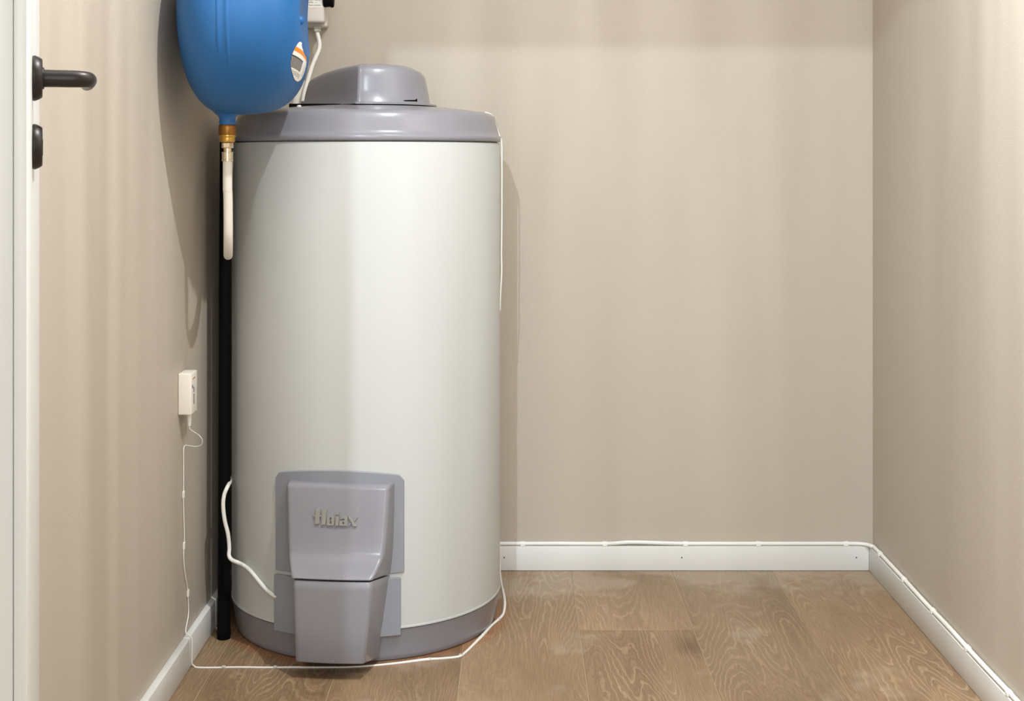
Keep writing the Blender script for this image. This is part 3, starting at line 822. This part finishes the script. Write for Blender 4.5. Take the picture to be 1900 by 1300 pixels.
# bits of clear tape over it
for px, py in ((415, 1237), (511, 1237), (797, 1222), (855, 1215), (897, 1177), (925, 1149), (935, 1104)):
    x, y, z = on_floor(px, py, 0.0022)
    bm = bmesh.new(); box_bm(bm, (-0.0035, -0.0030, 0.0), (0.0035, 0.0030, 0.0046), 0.0010, 2)
    o = from_bm('tape', bm, M['cabledull'], lc); o.location = Vector((x, y, 0.0002)) - lc.location
    o.rotation_euler = (0, 0, radians({897: -40, 925: -50, 855: -35, 935: 80}.get(px, 0)))
for px, py in ((340.5, 917), (341.5, 1012), (349, 1100)):
    p = wallp(px, py); bm = bmesh.new(); box_bm(bm, (0, -0.004, -0.007), (0.0040, 0.004, 0.007), 0.0008, 1)
    o = from_bm('tape', bm, M['cable'], lc); o.location = Vector((XL + 0.0002, p[1], p[2])) - lc.location

# cable on top of the baseboards, with its clips
CR = 0.0046
zc = BH + CR + 0.0006
pts = [(-0.08, YB - 0.006, zc), (-0.04, YB - 0.006, zc), (0.0, YB - 0.006, zc), (0.10, YB - 0.006, zc + 0.0002), (0.22, YB - 0.006, zc), (0.28, YB - 0.0055, zc + 0.003), (0.36, YB - 0.006, zc + 0.001), (0.42, YB - 0.006, zc), (0.6, YB - 0.006, zc), (0.78, YB - 0.006, zc), (0.828, YB - 0.009, zc), (0.8475, YB - 0.03, zc), (0.851, YB - 0.06, zc), (0.851, 3.0, zc + .0004)]
yy = 2.95
while yy > 0.6:
    pts.append((0.8505 + 0.0006 * sin(yy * 17), yy, zc + 0.0008 * abs(sin(yy * 11)))); yy -= 0.12
bc = thing('baseboard_cable', 'white cable clipped along the top of the back and right baseboards', 'cable', (0.2, YB - 0.006, BH))
keep(from_bm('sheath', tube(pts, CR, 12, 5), M['cable'], angle=80), bc)
cm = None
def clip(loc_, rz):
    global cm
    if cm is None:
        bm = bmesh.new(); n = 10; rg = []
        for xx in (-0.0055, 0.0055):
            rg.append([(xx, -(CR + 0.0012) * cos(pi * k / n) , (CR + 0.0012) * sin(pi * k / n)) for k in range(n + 1)] + [(xx, CR + 0.0012, -CR), (xx, -(CR + 0.0012), -CR)])
        o = from_bm('clip', loft(rg, True, True, True), M['cable']); cm = o
    else:
        o = cm.copy(); COL.objects.link(o)
    o.parent = bc; o.location = Vector(loc_) - bc.location; o.rotation_euler = (0, 0, rz)
for px in (970, 1122, 1271, 1406, 1568): clip((wx(px, YB), YB - 0.0068, zc), 0)
for px, py in ((1636, 1022), (1680.5, 1068), (1734.6, 1127), (1799, 1195), (1876.6, 1277)):
    d = 0.854 * FPX / (px - 954); clip((0.8505, d, zc + 0.0005), pi / 2)

# ------------------------------------------------------------------ power cord of the heater
def surf(px, lift=0.004):
    a = (px - 954) / FPX                                   # ray x = a*y, hit the cylinder of radius RB + lift
    R = RB + lift
    A = a * a + 1; B = -2 * (a * CX + CY); C_ = CX * CX + CY * CY - R * R
    D = B * B - 4 * A * C_
    return (-B - sqrt(max(D, 0))) / (2 * A)
pts = [at(433, 880, 2.93), at(430.5, 887, 2.88), at(427.5, 893, 2.83), at(422, 903, 2.790), at(416, 918, 2.782), at(414, 938, 2.780), at(417, 965, 2.780), at(423, 990, 2.780), at(425.5, 1015, 2.780), at(425, 1030, 2.775), at(430, 1038, 2.770), at(441, 1043, 2.765)]
for px, py in ((453, 1049), (466, 1060), (480, 1077), (494, 1093), (505, 1102), (514, 1107)): pts.append(at(px, py, surf(px, 0.0045)))
pc = thing('heater_cord', 'white power cord curving from behind the heater into its lower left cover', 'cable', pts[-1])
keep(from_bm('sheath', tube(pts, 0.0040, 14), M['cable'], angle=80), pc)
# thin lead over the right edge of the heater
pts = []
for px, py, dz in ((900, 208, 2.90), (909, 211, 2.91), (914, 216, 2.92), (919, 230, 2.925), (926, 250, 2.93), (930.5, 264, 2.93), (931.2, 300, 2.93), (931.2, 400, 2.93), (930.5, 470, 2.93), (931, 500, 2.93), (929, 540, 2.93), (928, 575, 2.94)):
    pts.append(at(px, py, dz))
tl2 = thing('thin_lead', 'thin white lead running over the lid and down the right edge of the heater', 'cable', pts[0])
keep(from_bm('wire', tube(pts, 0.0014, 8), M['cable'], angle=80), tl2)
